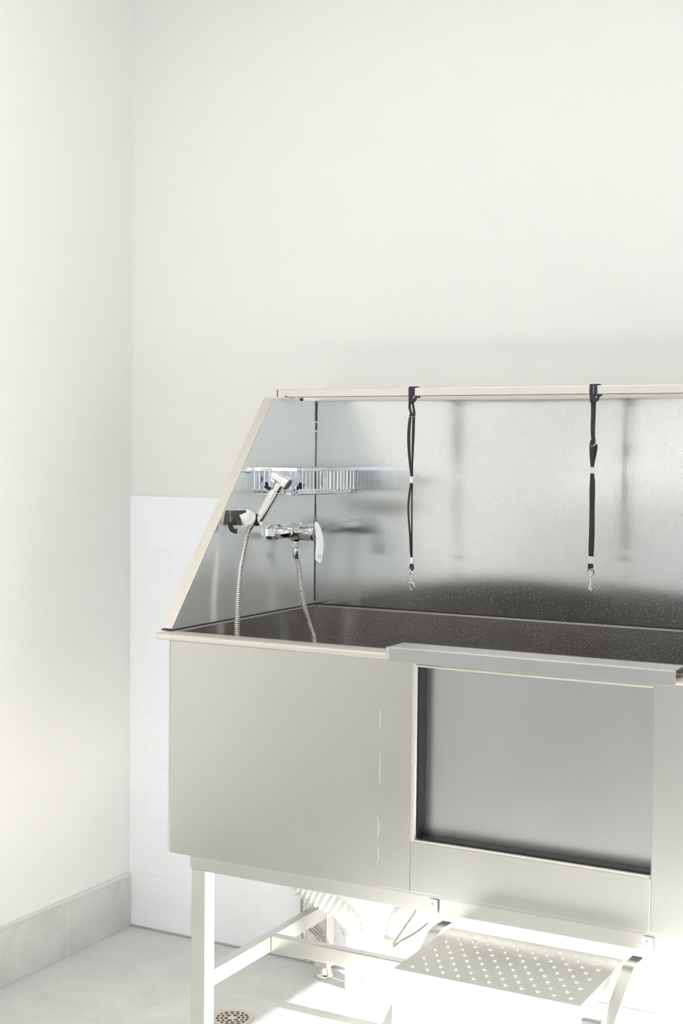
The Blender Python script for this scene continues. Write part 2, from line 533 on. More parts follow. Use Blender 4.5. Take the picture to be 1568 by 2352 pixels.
struct('window_2', B((ROOM_X+0.03, ROOM_X+0.08, y0, y0+0.03, z0, z1), (ROOM_X+0.03, ROOM_X+0.08, y1-0.03, y1, z0, z1),
                     (ROOM_X+0.03, ROOM_X+0.08, y0+0.03, y1-0.03, z0, z0+0.02), (ROOM_X+0.03, ROOM_X+0.08, y0+0.03, y1-0.03, z1-0.03, z1)), M['white_metal'])
struct('baseboard_left', B(0.0002, 0.009, ROOM_Y+0.001, -0.0085, 0.0005, 0.156), M['base'])
struct('trim_2', B(0.0002, 0.0105, ROOM_Y+0.001, -0.0085, 0.1565, 0.1635), mat('aluminium_edge_trim', (0.80, 0.83, 0.80), 0.35, 0.6), bevel=0.001)
struct('trim_3', B(0.0105, ROOM_X, -0.0125, -0.0085, 0.0003, 0.005), mat('grey_floor_caulk', (0.42, 0.44, 0.45), 0.6))
fillm = mat('ceiling_fill_diffuser', (0.9, 0.9, 0.88), 0.5)  # diffuser for the added ceiling fill, not assigned

# ---------------------------------------------------------------- grooming tub
TX0, TX1 = 0.655, 1.930        # outer skin left / right
PX0, PX1 = 0.640, 1.945        # side panels
ZR = 1.020                     # rim
tub = thing('grooming_tub', (1.29, -0.38, 0.0), 'large brushed stainless steel dog grooming tub on square legs against the tiled wall', 'grooming tub')

def hole_plate(x0, x1, z0, z1, hx0, hx1, hz0, hz1, y0, y1):
    """upright plate with a rectangular opening, y0 front face, y1 back face"""
    bm = bmesh.new()
    def ring(a, b, c, d, y): return [bm.verts.new(p) for p in ((a, y, c), (b, y, c), (b, y, d), (a, y, d))]
    of, hf = ring(x0, x1, z0, z1, y0), ring(hx0, hx1, hz0, hz1, y0)
    ob, hb = ring(x0, x1, z0, z1, y1), ring(hx0, hx1, hz0, hz1, y1)
    for i in range(4):
        j = (i+1) % 4
        bm.faces.new((of[i], of[j], hf[j], hf[i]))
        bm.faces.new((ob[j], ob[i], hb[i], hb[j]))
        bm.faces.new((of[j], of[i], ob[i], ob[j]))
        bm.faces.new((hf[i], hf[j], hb[j], hb[i]))
    return bm
HX0, HX1, HZ0, HZ1 = 1.294, 1.804, 0.621, 0.9945
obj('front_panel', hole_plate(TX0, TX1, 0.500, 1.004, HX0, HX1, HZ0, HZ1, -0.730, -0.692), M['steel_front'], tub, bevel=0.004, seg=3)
obj('basin_front', hole_plate(PX0+0.012, PX1-0.012, 0.513, 1.003, HX0-0.007, HX1+0.007, HZ0-0.007, 1.0025, -0.6918, -0.6890), M['steel_basin'], tub)
# basin: side, back and floor sheets in one welded shell
bas = B((PX0+0.008, PX0+0.011, -0.6885, -0.020, 0.512, 1.0145), (PX1-0.011, PX1-0.008, -0.6885, -0.020, 0.512, 1.0145),
        (PX0+0.0115, PX1-0.0115, -0.0235, -0.0205, 0.512, 1.0145), (PX0+0.0115, PX1-0.0115, -0.6885, -0.024, 0.505, 0.512),
        (TX0+0.002, PX0+0.0199, -0.690, -0.022, 0.500, 0.5118))
obj('basin', bas, M['steel_basin'], tub)
obj('door_panel', B(HX0-0.006, HX1+0.006, -0.6915, -0.6885, HZ0-0.006, 1.028), M['steel_door'], tub)
obj('door_seal', B((HX0+0.0003, HX0+0.004, -0.7250, -0.6925, HZ0+0.004, HZ1-0.0005), (HX0+0.0003, HX1-0.0005, -0.7250, -0.6925, HZ0+0.0003, HZ0+0.004)), M['rubber'], tub)
# bright folded frame round the opening
fb = bmesh.new()
for (xa, xb, za, zb) in ((1.2845, 1.2938, 0.6165, 1.000), (1.2939, 1.8041, 0.6165, 0.6208), (1.2939, 1.8041, 0.9925, 0.9965)):
    box(fb, xa, xb, -0.7355, -0.7302, za, zb)
obj('opening_trim', fb, M['steel_edge'], tub, bevel=0.0015)
obj('door_guide', B(1.2105, 1.2842, -0.7342, -0.7302, 0.508, 1.002), M['steel_front'], tub, bevel=0.001)
obj('door_guide', B(1.8062, 1.8790, -0.7342, -0.7302, 0.508, 1.002), M['steel_front'], tub, bevel=0.001)
obj('apron_panel', B(1.2846, 1.8058, -0.7350, -0.7302, 0.508, 0.6160), M['steel_front'], tub, bevel=0.0015)
for z_, l_, dx in ((0.90, 0.05, -0.004), (0.80, 0.07, -0.003), (0.66, 0.05, -0.006), (0.60, 0.045, -0.005)):
    ws = T(smooth_pts([(1.2100+dx, -0.7303, z_), (1.2102+dx*0.4, -0.7306, z_-l_*0.5), (1.2100+dx, -0.7303, z_-l_)], 6), [0.0006]*3+[0.0014]*7+[0.0006]*3, 8)
    obj('silicone_smear', ws, M['silicone'], tub)

# lower return lip
obj('edge_fold', B(0.6497, 0.6548, -0.7275, -0.7000, 0.4975, 1.0030), M['steel_edge'], tub, bevel=0.0015)

# rim: front, left, right, back
def lprof(pts, x0, x1):
    bm = bmesh.new()
    return prism(bm, [(x0, y, z) for y, z in pts], (x1-x0, 0, 0))
rim = bmesh.new()
rim_prof = [(-0.694, 1.0195), (-0.745, 1.0195), (-0.7495, 1.0165), (-0.7500, 1.012), (-0.7490, 1.0055), (-0.745, 1.0045), (-0.694, 1.0150)]
prism(rim, [(0.6285, y, z) for y, z in rim_prof], (1.9565-0.6285, 0, 0))
obj('rim_front', rim, M['steel_edge'], tub, bevel=0.0012)
obj('rim_side', B(0.6245, 0.6485, -0.6935, -0.009, 1.0060, 1.0195), M['steel_edge'], tub, bevel=0.0012)
obj('rim_side', B(1.9335, 1.9605, -0.6935, -0.009, 1.0060, 1.0195), M['steel_edge'], tub, bevel=0.0012)
obj('rim_back', B(0.6520, 1.9330, -0.0200, -0.009, 1.0148, 1.0195), M['steel_edge'], tub)
# gasket between rim and splash panels
obj('gasket', B((0.6140, 0.6425, -0.706, -0.0100, 1.0197, 1.0225), (0.6430, 1.9400, -0.0150, -0.0100, 1.0197, 1.0230)), M['seal'], tub)

# door ledge bar: inverted channel over the rim
led = [(-0.7050, 1.0375), (-0.7740, 1.0375), (-0.7770, 1.0350), (-0.7770, 1.0060), (-0.7745, 1.0060), (-0.7745, 1.0340), (-0.7735, 1.0350), (-0.7075, 1.0350), (-0.7075, 1.0200), (-0.7050, 1.0200)]
lb = bmesh.new()
prism(lb, [(1.250, y, z) for y, z in led], (0.608, 0, 0))
# chamfered closed left end
endp = [(1.2400, -0.7050, 1.0200), (1.2400, -0.7050, 1.0345), (1.2500, -0.7050, 1.0375), (1.2500, -0.7050, 1.0200)]
def face(bm, *pts): bm.faces.new([bm.verts.new(p) for p in pts])
face(lb, (1.2500, -0.7050, 1.0375), (1.2500, -0.7740, 1.0375), (1.2410, -0.7740, 1.0350), (1.2470, -0.7060, 1.0350))
face(lb, (1.2500, -0.7770, 1.0350), (1.2410, -0.7740, 1.0350), (1.2400, -0.7740, 1.0180), (1.2500, -0.7770, 1.0060))
face(lb, (1.2500, -0.7740, 1.0375), (1.2410, -0.7740, 1.0350), (1.2500, -0.7770, 1.0350))
face(lb, (1.2410, -0.7740, 1.0350), (1.2470, -0.7060, 1.0350), (1.2470, -0.7060, 1.0200), (1.2400, -0.7740, 1.0180))
obj('ledge_bar', lb, M['steel_door'], tub, bevel=0.0008)

# side splash panels with their sloping front flange
def side_panel(x, s):
    pts = [(-0.010, 1.0228), (-0.6990, 1.0228), (-0.2430, 1.5850), (-0.010, 1.5850)]
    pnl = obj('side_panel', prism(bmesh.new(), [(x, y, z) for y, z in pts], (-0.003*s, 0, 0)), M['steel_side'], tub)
    a = V((x, -0.6990, 1.0228)); b = V((x, -0.2430, 1.5850))
    d = (b-a).normalized(); n = V((0, -d.z, d.y))
    q = [a, b, b-V((0.028*s, 0, 0)), a-V((0.028*s, 0, 0))]
    fl = prism(bmesh.new(), q, n*0.0030)
    obj('side_flange', fl, M['steel_edge'], pnl, bevel=0.0012)
    return pnl
side_panel(PX0, 1)
side_panel(PX1, -1)
bp = bmesh.new()
def bulge(x, z):          # the thin sheet bows out slightly in its middle
    t = (z-1.022)/0.563
    f = math.sin(math.pi*min(1, t/0.8))**1 if t < 0.4 else (math.cos(math.pi*(t-0.4)/1.2))
    return 0.0060*math.exp(-((x-1.27)/0.27)**2)*max(0, f)
nx_, nz_ = 60, 40
gf = [[bp.verts.new((PX0+0.0005+(PX1-PX0-0.001)*i/nx_, -0.0130-bulge(PX0+(PX1-PX0)*i/nx_, 1.0235+0.5615*j/nz_), 1.0235+0.5615*j/nz_)) for j in range(nz_+1)] for i in range(nx_+1)]
for i in range(nx_):
    for j in range(nz_):
        bp.faces.new((gf[i][j], gf[i+1][j], gf[i+1][j+1], gf[i][j+1]))
ed_ = [gf[i][0] for i in range(nx_+1)]+[gf[nx_][j] for j in range(1, nz_+1)]+[gf[i][nz_] for i in range(nx_-1, -1, -1)]+[gf[0][j] for j in range(nz_-1, 0, -1)]
bk_ = [bp.verts.new((v.co.x, -0.0100, v.co.z)) for v in ed_]
for i in range(len(ed_)):
    j = (i+1) % len(ed_)
    bp.faces.new((ed_[i], bk_[i], bk_[j], ed_[j]))
bp.faces.new(bk_)
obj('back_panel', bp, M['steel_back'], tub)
obj('back_panel_lip', B(PX0+0.001, PX1-0.001, -0.030, -0.0100, 1.5852, 1.5880), M['steel_edge'], tub)
sm = bmesh.new()
for za, zb, wd in ((1.03, 1.30, 0.0016), (1.30, 1.5, 0.0012), (1.505, 1.525, 0.0022), (1.53, 1.583, 0.0026)):
    box(sm, PX0+0.0004, PX0+0.0004+wd, -0.0130-wd, -0.0129, za, zb)
obj('corner_seam', sm, M['seal'], tub)
sb = bmesh.new()
cs = V((PX0+0.002, -0.015, 1.252))
for a, l_ in ((90, 0.016), (270, 0.014), (10, 0.008), (170, 0.009), (45, 0.005), (225, 0.006)):
    e = cs+V((math.cos(math.radians(a))*l_*0.8, -abs(math.cos(math.radians(a)))*0.0005, math.sin(math.radians(a))*l_))
    tube(sb, [cs, cs.lerp(e, 0.5), e], [0.0026, 0.0018, 0.0006], 8)
obj('silicone_blob', sb, mat('grey_silicone', (0.40, 0.46, 0.50), 0.3), tub)

# restraint rail across the side panels
RY0, RY1, RZ0, RZ1 = -0.156, -0.131, 1.5905, 1.6120
rp = bmesh.new()
box(rp, 0.600, 1.985, RY0, RY1, RZ0, RZ1)
rail = obj('restraint_rail', rp, M['steel_edge'], tub, bevel=0.002)
obj('rail_end_cap', B(0.5975, 0.5999, RY0+0.001, RY1-0.001, RZ0+0.001, RZ1-0.001), M['rubber'], rail)
for x in (0.6285, 1.9560):
    pl = obj('rail_bracket', B(x-0.016, x+0.016, RY0-0.010, RY1+0.020, 1.5865, 1.5885), M['steel_edge'], tub)
    obj('bolt', L((x-0.006, RY0-0.006, 1.5888), (0, 0, 1), [(0, 0.0045), (0.006, 0.0045), (0.0075, 0.003), (0.0078, 0.0)], 12), M['white_metal'], pl)
bt = L((0.668, RY0+0.012, 1.5805), (0, 0, 1), [(0, 0.003), (0.002, 0.005), (0.008, 0.005), (0.0085, 0.002)], 10)
obj('bolt', bt, mat('dark_bolt', (0.10, 0.09, 0.08), 0.4, 0.8), tub)

# legs and frame
def leg(x, y):
    lg = obj('leg', B(x, x+0.040, y, y+0.040, 0.030, 0.4580), M['steel_leg'], tub, bevel=0.002)
    obj('foot', L((x+0.020, y+0.020, 0), (0, 0, 1), [(0, 0.0245), (0.004, 0.0258), (0.008, 0.0250), (0.012, 0.0215), (0.016, 0.0215), (0.022, 0.0195), (0.030, 0.0195)], 28), M['nickel'], lg)
LX0, LX1 = 0.6990, 1.8150
LYF, LYB = -0.7000, -0.1000
for x in (LX0, LX1):
    for y in (LYF, LYB):
        leg(x, y)
fz0, fz1 = 0.4582, 0.4985
obj('frame_rail', B(LX0-0.001, LX1+0.041, LYF-0.0005, LYF+0.040, fz0, fz1), M['steel_frame'], tub, bevel=0.001)
obj('frame_rail', B(LX0-0.001, LX1+0.041, LYB, LYB+0.040, fz0, fz1), M['steel_frame'], tub, bevel=0.002)
for x in (LX0, LX1):
    obj('frame_rail', B(x, x+0.040, LYF+0.0405, LYB-0.0005, fz0, fz1), M['steel_frame'], tub, bevel=0.002)
for x in (LX0+0.012, LX1+0.002):
    obj('stretcher', B(x, x+0.026, LYF+0.0405, LYB-0.0005, 0.172, 0.212), M['steel_frame'], tub, bevel=0.0015)
obj('stretcher', B(LX0+0.0385, LX1+0.0015, -0.396, -0.368, 0.172, 0.212), M['steel_frame'], tub, bevel=0.0015)
obj('corner_tab', B(0.6935, 0.6985, LYF+0.002, LYF+0.030, 0.462, 0.4990), M['steel_frame'], tub, bevel=0.001)

# ---------------------------------------------------------------- folding step
step = thing('hanging_step', (1.55, -0.85, 0.0), 'silver metal step with raised bumps on its tread hung from the tub frame', 'step')
ZT = 0.435
SX0, SX1, SY0, SY1 = 1.366, 1.749, -0.980, -0.705
tr = B(SX0, SX1, SY0, SY1, ZT-0.003, ZT)
rows = 9
for j in range(rows):
    y = SY1-0.028-j*0.0272
    n = 11
    for i in range(n):
        x = SX0+0.030+(i+(0.5 if j % 2 else 0))*0.0325
        if x > SX1-0.018: continue
        lathe(tr, (x, y, ZT-0.0002), (0, 0, 1), [(0, 0.0052), (0.0016, 0.0044), (0.0028, 0.0026), (0.0030, 0.0012)], 10)
obj('tread', tr, M['steel_tread'], step)
obj('riser', B(SX0, SX1, SY0, SY0+0.003, ZT-0.155, ZT-0.0035), M['steel_frame'], step)
obj('tread_side', B(SX0, SX0+0.003, SY0+0.0035, SY1, ZT-0.025, ZT-0.0035), M['steel_frame'], step)
obj('tread_side', B(SX1-0.003, SX1, SY0+0.0035, SY1, ZT-0.025, ZT-0.0035), M['steel_frame'], step)
obj('lower_tread', B(SX0, SX1, -1.255, -0.984, 0.214, 0.217), M['steel_frame'], step)
for xa in (SX0-0.031, SX1+0.006):
    p = [V((xa, -0.672, ZT)), V((xa, -0.735, ZT+0.001)), V((xa, -0.775, ZT-0.016)), V((xa, -0.985, 0.300)), V((xa, -1.42, 0.012)), V((xa, -1.45, 0.002))]
    P = resample(smooth_pts(p, 8), 0.012)
    ribb = bmesh.new()
    rings = []
    for i, q in enumerate(P):
        t = (P[min(i+1, len(P)-1)]-P[max(i-1, 0)]).normalized()
        n_ = V((0, -t.z, t.y))
        if n_.z < 0: n_ = -n_
        rings.append([ribb.verts.new(q+a) for a in (V((0, 0, 0)), V((0.024, 0, 0)), V((0.024, 0, 0))-n_*0.004, -n_*0.004)])
    for a, b in zip(rings, rings[1:]):
        for k in range(4): ribb.faces.new((a[k], a[(k+1) % 4], b[(k+1) % 4], b[k]))
    ribb.faces.new(rings[0]); ribb.faces.new(rings[-1][::-1])
    obj('stringer', ribb, M['steel_frame'], step)
for xa in (1.3160, 1.7845):
    hb = prism(bmesh.new(), [(xa, -0.7035, 0.404), (xa+0.0215, -0.7035, 0.404), (xa+0.0215, -0.7035, 0.4875), (xa+0.019, -0.7035, 0.4895), (xa, -0.7035, 0.4895)], (0, -0.0030, 0))
    h = obj('hanger_bracket', hb, M['zinc'], step)
    obj('screw', L((xa+0.0085, -0.7066, 0.4790), (0, -1, 0), [(0, 0.0042), (0.0018, 0.0040), (0.003, 0.0022), (0.0032, 0.0006)], 16), M['nickel'], h)
    obj('screw_hole', L((xa+0.0065, -0.7066, 0.4745), (0, -1, 0), [(0, 0.0021), (0.0007, 0.0019)], 12), M['brass'], h)

# ---------------------------------------------------------------- wire basket
bk = thing('wire_basket', (0.70, -0.18, 1.335), 'chrome wire basket with a flat top band fixed to the steel side panel', 'basket')
BZ0, BZ1 = 1.3390, 1.4040
xa, xb = 0.6435, 0.7700
outline = [(xa+0.004, -0.3600), (xb-0.030, -0.3400), (xb-0.008, -0.3280), (xb, -0.3050), (xb, -0.024), (xa+0.004, -0.024)]
def band(bm, pts, z0, z1, th):
    n = len(pts)
    c = V((sum(p[0] for p in pts)/n, sum(p[1] for p in pts)/n))
    ins = []
    for i in range(n):
        a, b_, d = V(pts[i-1]), V(pts[i]), V(pts[(i+1) % n])
        t1 = (b_-a).normalized(); t2 = (d-b_).normalized()
        nn = (V((-t1.y, t1.x))+V((-t2.y, t2.x))).normalized()
        if nn @ (c-b_) < 0: nn = -nn
        ins.append(b_+nn*th)
    vo = [[bm.verts.new((p[0], p[1], z)) for p in pts] for z in (z0, z1)]
    vi = [[bm.verts.new((p[0], p[1], z)) for p in ins] for z in (z0, z1)]
    for i in range(n):
        j = (i+1) % n
        bm.faces.new((vo[0][i], vo[0][j], vo[1][j], vo[1][i]))
        bm.faces.new((vi[0][j], vi[0][i], vi[1][i], vi[1][j]))
        bm.faces.new((vo[1][i], vo[1][j], vi[1][j], vi[1][i]))
        bm.faces.new((vo[0][j], vo[0][i], vi[0][i], vi[0][j]))
    return bm
obj('top_band', band(bmesh.new(), outline, BZ1-0.0095, BZ1, 0.0035), M['chrome'], bk, bevel=0.0008)
def inner(p, k=0.003): return V((p[0], p[1]))
def wire_at(bm, x, y, dx, dy, r=0.0013):
    """one upright that turns under the basket"""
    tube(bm, smooth_pts([(x, y, BZ1-0.008), (x, y, BZ0+0.012), (x+dx*0.002, y+dy*0.002, BZ0+0.003), (x+dx*0.010, y+dy*0.010, BZ0)], 4), r, 8)
wr = bmesh.new()
ny = 16
for i in range(ny):
    y = -0.305+i*(0.279/(ny-1))
    for x_, s in ((xb-0.004, -1), (xa+0.009, 1)):
        tube(wr, smooth_pts([(x_, y, BZ1-0.006), (x_, y, BZ0+0.012), (x_+s*0.0025, y, BZ0+0.003), (x_+s*0.010, y, BZ0)], 4), 0.0016, 8)
    tube(wr, [(xb-0.014, y, BZ0), (xa+0.019, y, BZ0)], 0.0016, 8)
obj('side_wires', wr, M['chrome'], bk)
wr = bmesh.new()
for i in range(9):
    t = i/8
    x = xa+0.010+t*(xb-0.012-xa-0.010)
    yf = -0.3565+t*0.022
    if t > 0.85: yf += 0.009
    tube(wr, smooth_pts([(x, yf, BZ1-0.006), (x, yf, BZ0+0.012), (x, yf+0.0025, BZ0+0.003), (x, yf+0.010, BZ0)], 4), 0.0016, 8)
    tube(wr, smooth_pts([(x, -0.028, BZ1-0.006), (x, -0.028, BZ0+0.012), (x, -0.0305, BZ0+0.003), (x, -0.038, BZ0)], 4), 0.0016, 8)
    if i % 2 == 0:
        tube(wr, [(x, yf+0.010, BZ0-0.0022), (x, -0.038, BZ0-0.0022)], 0.0016, 8)
obj('end_wires', wr, M['chrome'], bk)
o2 = [(p[0]+(0.010 if p[0] < 0.7 else -0.010), p[1]+(0.012 if p[1] < -0.2 else -0.010), BZ0-0.0035) for p in outline]
obj('base_wire', T(smooth_pts(o2, 5, True), 0.0016, 8, True), M['chrome'], bk)
for y in (-0.372, ):
    obj('mounting_lug', L((0.6403, y, BZ1-0.006), (1, 0, 0), [(0, 0.009), (0.010, 0.009), (0.013, 0.0075), (0.014, 0.0)], 20), M['chrome'], bk)
    obj('mounting_lug', B(0.6435, 0.6520, -0.372, -0.3605, BZ1-0.0095, BZ1-0.002), M['chrome'], bk)
obj('mounting_lug', L((xb-0.006, -0.0135, BZ1-0.006), (0, -1, 0), [(0, 0.006), (0.0095, 0.006), (0.0105, 0.005)], 16), M['chrome'], bk)

# soft blue bottle lying in the basket
bo = thing('soap_bottle', (0.705, -0.22, BZ0), 'pale blue plastic bottle with dark printing lying inside the chrome wire basket', 'bottle')
BP = V((0.708, -0.245, 1.37))
bpx = [(597, 1082), (604, 1079), (640, 1078), (676, 1079), (685, 1083), (690, 1092), (688, 1112), (683, 1124), (674, 1128), (640, 1129), (606, 1129), (598, 1125), (595, 1104)]
bpts = smooth_pts([ate(a_, b_, BP)-EN*0.015 for a_, b_ in bpx], 4, True)
obj('bottle_body', prism(bmesh.new(), bpts, EN*0.030), M['bottle'], bo, bevel=0.008, seg=4)
obj('bottle_cap', cyl(ate(686, 1114, BP), ate(697, 1119, BP), 0.0080, 20), M['rubber'], bo)
for q in ([(589.5, 1080), (596, 1080), (604, 1098), (603, 1106), (599, 1103)], [(606, 1106), (611, 1104), (618, 1112), (616, 1118), (611, 1116)], [(673, 1127), (684, 1116), (687, 1108), (692, 1110), (690, 1121), (682, 1127)]):
    obj('printed_label', prism(bmesh.new(), [ate(a_, b_, BP)-EN*0.0164 for a_, b_ in q], EN*0.0012), M['label'], bo)
# ---------------------------------------------------------------- mixer tap
mx = thing('mixer_tap', (0.640, -0.19, 1.232), 'chrome shower mixer tap with a long drooping lever on the steel side panel', 'tap')
mz = 1.2320
obj('wall_plate', B(0.6402, 0.6445, -0.2850, -0.1000, 1.2130, 1.2530), M['chrome'], mx, bevel=0.001)
for y in (-0.252, -0.128):
    obj('union_nut', L((0.6450, y, mz), (1, 0, 0), [(0, 0.0185), (0.003, 0.0195), (0.014, 0.0195), (0.017, 0.0165)], 6), M['chrome'], mx)
body = bmesh.new()
tube(body, smooth_pts([(0.660, -0.254, mz), (0.676, -0.252, mz), (0.684, -0.240, mz), (0.685, -0.215, mz), (0.685, -0.19, mz), (0.685, -0.165, mz), (0.684, -0.140, mz), (0.676, -0.128, mz), (0.660, -0.126, mz)], 6),
     [0.0150]*1+[0.0148]*48, 24)
obj('mixer_body', body, M['chrome'], mx)
obj('cartridge_housing', L((0.664, -0.190, mz), (1, 0, 0), [(0, 0.0190), (0.003, 0.0215), (0.033, 0.0222), (0.035, 0.0205), (0.037, 0.0205), (0.039, 0.0225), (0.070, 0.0230), (0.078, 0.0215), (0.080, 0.0)], 40), M['chrome'], mx)
obj('diverter_button', L((0.692, -0.2365, mz-0.002), (0.3, -1, 0), [(-0.006, 0.0090), (0.0005, 0.0090), (0.001, 0.0072), (0.006, 0.0070), (0.008, 0.0055), (0.0085, 0.0)], 24), M['chrome'], mx)
obj('diverter_ring', L((0.692, -0.2365, mz-0.002), (0.3, -1, 0), [(-0.001, 0.0098), (0.0012, 0.0098), (0.0012, 0.0074), (-0.001, 0.0074)], 24), M['rubber'], mx)
PL = (0.755, -0.190, 1.215)
lev = []
for px, py in ((722, 1201), (727, 1198), (732, 1203), (738, 1216), (742, 1234), (743.5, 1252), (742.5, 1272), (740, 1288), (737, 1294), (731, 1292.5), (726, 1288), (723.5, 1284), (724, 1262), (725, 1240), (724, 1220)):
    lev.append(ate(px, py, PL))
lv = obj('lever', prism(bmesh.new(), [p-EN*0.009 for p in smooth_pts(lev, 3, True)], EN*0.018), M['satin'], mx, bevel=0.005, seg=5)
c_ = ate(733.5, 1278, PL)-EN*0.0092
obj('lever_eyelet', L(c_, -EN, [(0, 0.0055), (0.0012, 0.0050), (0.0012, 0.0036), (0.0002, 0.0030)], 20), M['chrome'], lv)
# outlet below
oc = V((0.6770, -0.1850, 0))
obj('outlet_stub', L((oc.x, oc.y, 1.2150), (0, 0, -1), [(0, 0.0130), (0.006, 0.0120), (0.010, 0.0085), (0.013, 0.0085)], 20), M['chrome'], mx)
obj('outlet_nut', L((oc.x, oc.y, 1.2020), (0, 0, -1), [(0, 0.0098), (0.001, 0.0108), (0.0125, 0.0108), (0.0135, 0.0098)], 6), M['satin'], mx)

# ---------------------------------------------------------------- shower holder
HP = V((0.690, -0.440, 1.280))
hold = thing('shower_holder', (0.640, -0.45, 1.28), 'chrome shower holder with black rubber grips on the sloping steel side panel', 'shower holder')
obj('mount_plate', B(0.6402, 0.6460, -0.474, -0.425, 1.2580, 1.2960), M['chrome'], hold, bevel=0.002)
c_ = ate(567, 1188, HP)
hb = bmesh.new()
# arm: its polished front face leans back below, so it mirrors the tub
hq = V((0.672, -0.465, 1.28))
ft = [ate(518, 1170.5, hq)-EN*0.020, ate(566, 1170, hq)-EN*0.020]
fb_ = [ate(511, 1206, hq)+EN*0.002, ate(572, 1207, hq)+EN*0.002]
bt_ = [p+EN*0.030 for p in ft]; bb_ = [p+EN*0.006 for p in fb_]
vs = [hb.verts.new(p) for p in ft+fb_+bt_+bb_]
for f in ((0, 1, 3, 2), (4, 6, 7, 5), (0, 4, 5, 1), (2, 3, 7, 6), (0, 2, 6, 4), (1, 5, 7, 3)):
    hb.faces.new([vs[i] for i in f])
obj('holder_arm', hb, M['satin'], hold, bevel=0.0008)
obj('arm_rib', cyl(ate(530, 1172, hq)-EN*0.0195, ate(529, 1203, hq)-EN*0.0015, 0.0012, 10), M['satin'], hold)
cup = bmesh.new()
tear = smooth_pts([ate(a, b, HP)-EN*0.027 for a, b in ((545, 1169.5), (560, 1169), (573, 1170), (582, 1174), (588, 1182), (588.5, 1191), (585, 1200), (578, 1206), (569, 1208), (562, 1205.5), (557, 1197), (551, 1183))], 3, True)
prism(cup, tear, EN*0.037)
obj('cup', cup, M['pearl'], hold, bevel=0.003, seg=3)
obj('cup_cap', L(ate(570, 1189, HP)-EN*0.0271, -EN, [(0, 0.0165), (0.0012, 0.0160), (0.0022, 0.0140), (0.0026, 0.0)], 32), M['pearl'], hold)
sdir = (ate(636, 1124, HP)-ate(596, 1193, HP)).normalized()
rc = ate(588, 1194, HP)
ga = (ER*0.93-EN*0.35+V((0, 0, 0.10))).normalized()
obj('grip_ring', L(rc-ga*0.002, ga, [(0, 0.0120), (0.001, 0.0158), (0.010, 0.0150), (0.0118, 0.0120)], 32), M['rubber'], hold)
obj('grip_ring_rim', L(rc+ga*0.0100, ga, [(0, 0.0130), (0.0005, 0.0152), (0.0022, 0.0150), (0.0028, 0.0120)], 32), M['chrome'], hold)
HK = (0.668, -0.475, 1.25)
uk = bmesh.new()
ukp = smooth_pts([ate(x, y, HK) for x, y in ((531, 1202), (531, 1209), (534, 1217), (541, 1221), (549, 1218.5), (556, 1211), (566, 1206.5))], 6)
for s in (-1, ):
    ribp = [p for p in ukp]
ribbon(uk, ribp, [0.016]*len(ribp), 0.003, EN, V((0, 0, 1)))
obj('hose_hook', uk, M['chrome'], hold)
ru = bmesh.new()
rpz = smooth_pts([ate(x, y, HK)-EN*0.009 for x, y in ((530, 1202), (530, 1209), (533, 1216), (540, 1219.5), (545, 1220))], 6)
tube(ru, rpz, 0.0058, 12)
tube(ru, [p+EN*0.009 for p in rpz], 0.0058, 12)
obj('hook_sleeve', ru, M['rubber'], hold)

# ---------------------------------------------------------------- hand shower
HS = HP
hs = thing('hand_shower', tuple(ate(596, 1193, HS)), 'silver hand shower with ribbed handle and trigger tilted in its wall holder', 'hand shower')
p0 = ate(595, 1194, HS); p1 = ate(632, 1128, HS); ln = (p1-p0).length; ax = (p1-p0).normalized()
obj('handle', L(p0, ax, [(0, 0.0112), (0.004, 0.0122), (ln*0.5, 0.0130), (ln-0.006, 0.0132), (ln, 0.0122)], 72, rib=0.0020, ribn=1), M['satin'], hs)
obj('handle_collar', L(p1, ax, [(0.0003, 0.0108), (0.002, 0.0118), (0.005, 0.0118), (0.006, 0.0106), (0.026, 0.0100), (0.030, 0.0085)], 32), M['chrome'], hs)
h0 = ate(626, 1089, HS); h1 = ate(664, 1113.5, HS); hx = (h1-h0).normalized(); hl = (h1-h0).length
# head turns slightly towards the room
hx = (hx-EN*0.25).normalized()
hd = obj('spray_head', L(h0, hx, [(-0.006, 0.0), (-0.005, 0.0055), (0.0, 0.0105), (0.008, 0.0125), (hl*0.62, 0.0130), (hl*0.66, 0.0155), (hl*0.9, 0.0175), (hl-0.001, 0.0170), (hl, 0.0150)], 36), M['satin'], hs)
obj('spray_face', L(h0+hx*(hl+0.0001), hx, [(0, 0.0148), (0.0015, 0.0140), (0.0025, 0.0100), (0.0015, 0.0085), (0.003, 0.0)], 30), mat('grey_spray_face', (0.22, 0.18, 0.20), 0.3, 0.7), hd)
nk = bmesh.new()
prism(nk, [ate(a, b, HS)-EN*0.009 for a, b in ((619, 1094), (625, 1085), (640, 1092), (634, 1104), (628, 1112), (620, 1106))], EN*0.018)
obj('head_block', nk, M['satin'], hs, bevel=0.0035, seg=3)
tg = smooth_pts([ate(a, b, HS) for a, b in ((622, 1093), (615, 1100), (607, 1108), (599, 1115))], 5)
tgb = bmesh.new()
ribbon(tgb, tg, ([0.018]*8+[0.016]*4+[0.013]*4)[:len(tg)], 0.0035, EN, V((0, 0, 1)))
obj('trigger', tgb, M['satin'], hs)
obj('trigger_pivot', cyl(ate(609, 1117, HS)-EN*0.006, ate(620, 1123, HS)+EN*0.002, 0.0045, 16), M['rubber'], hs)

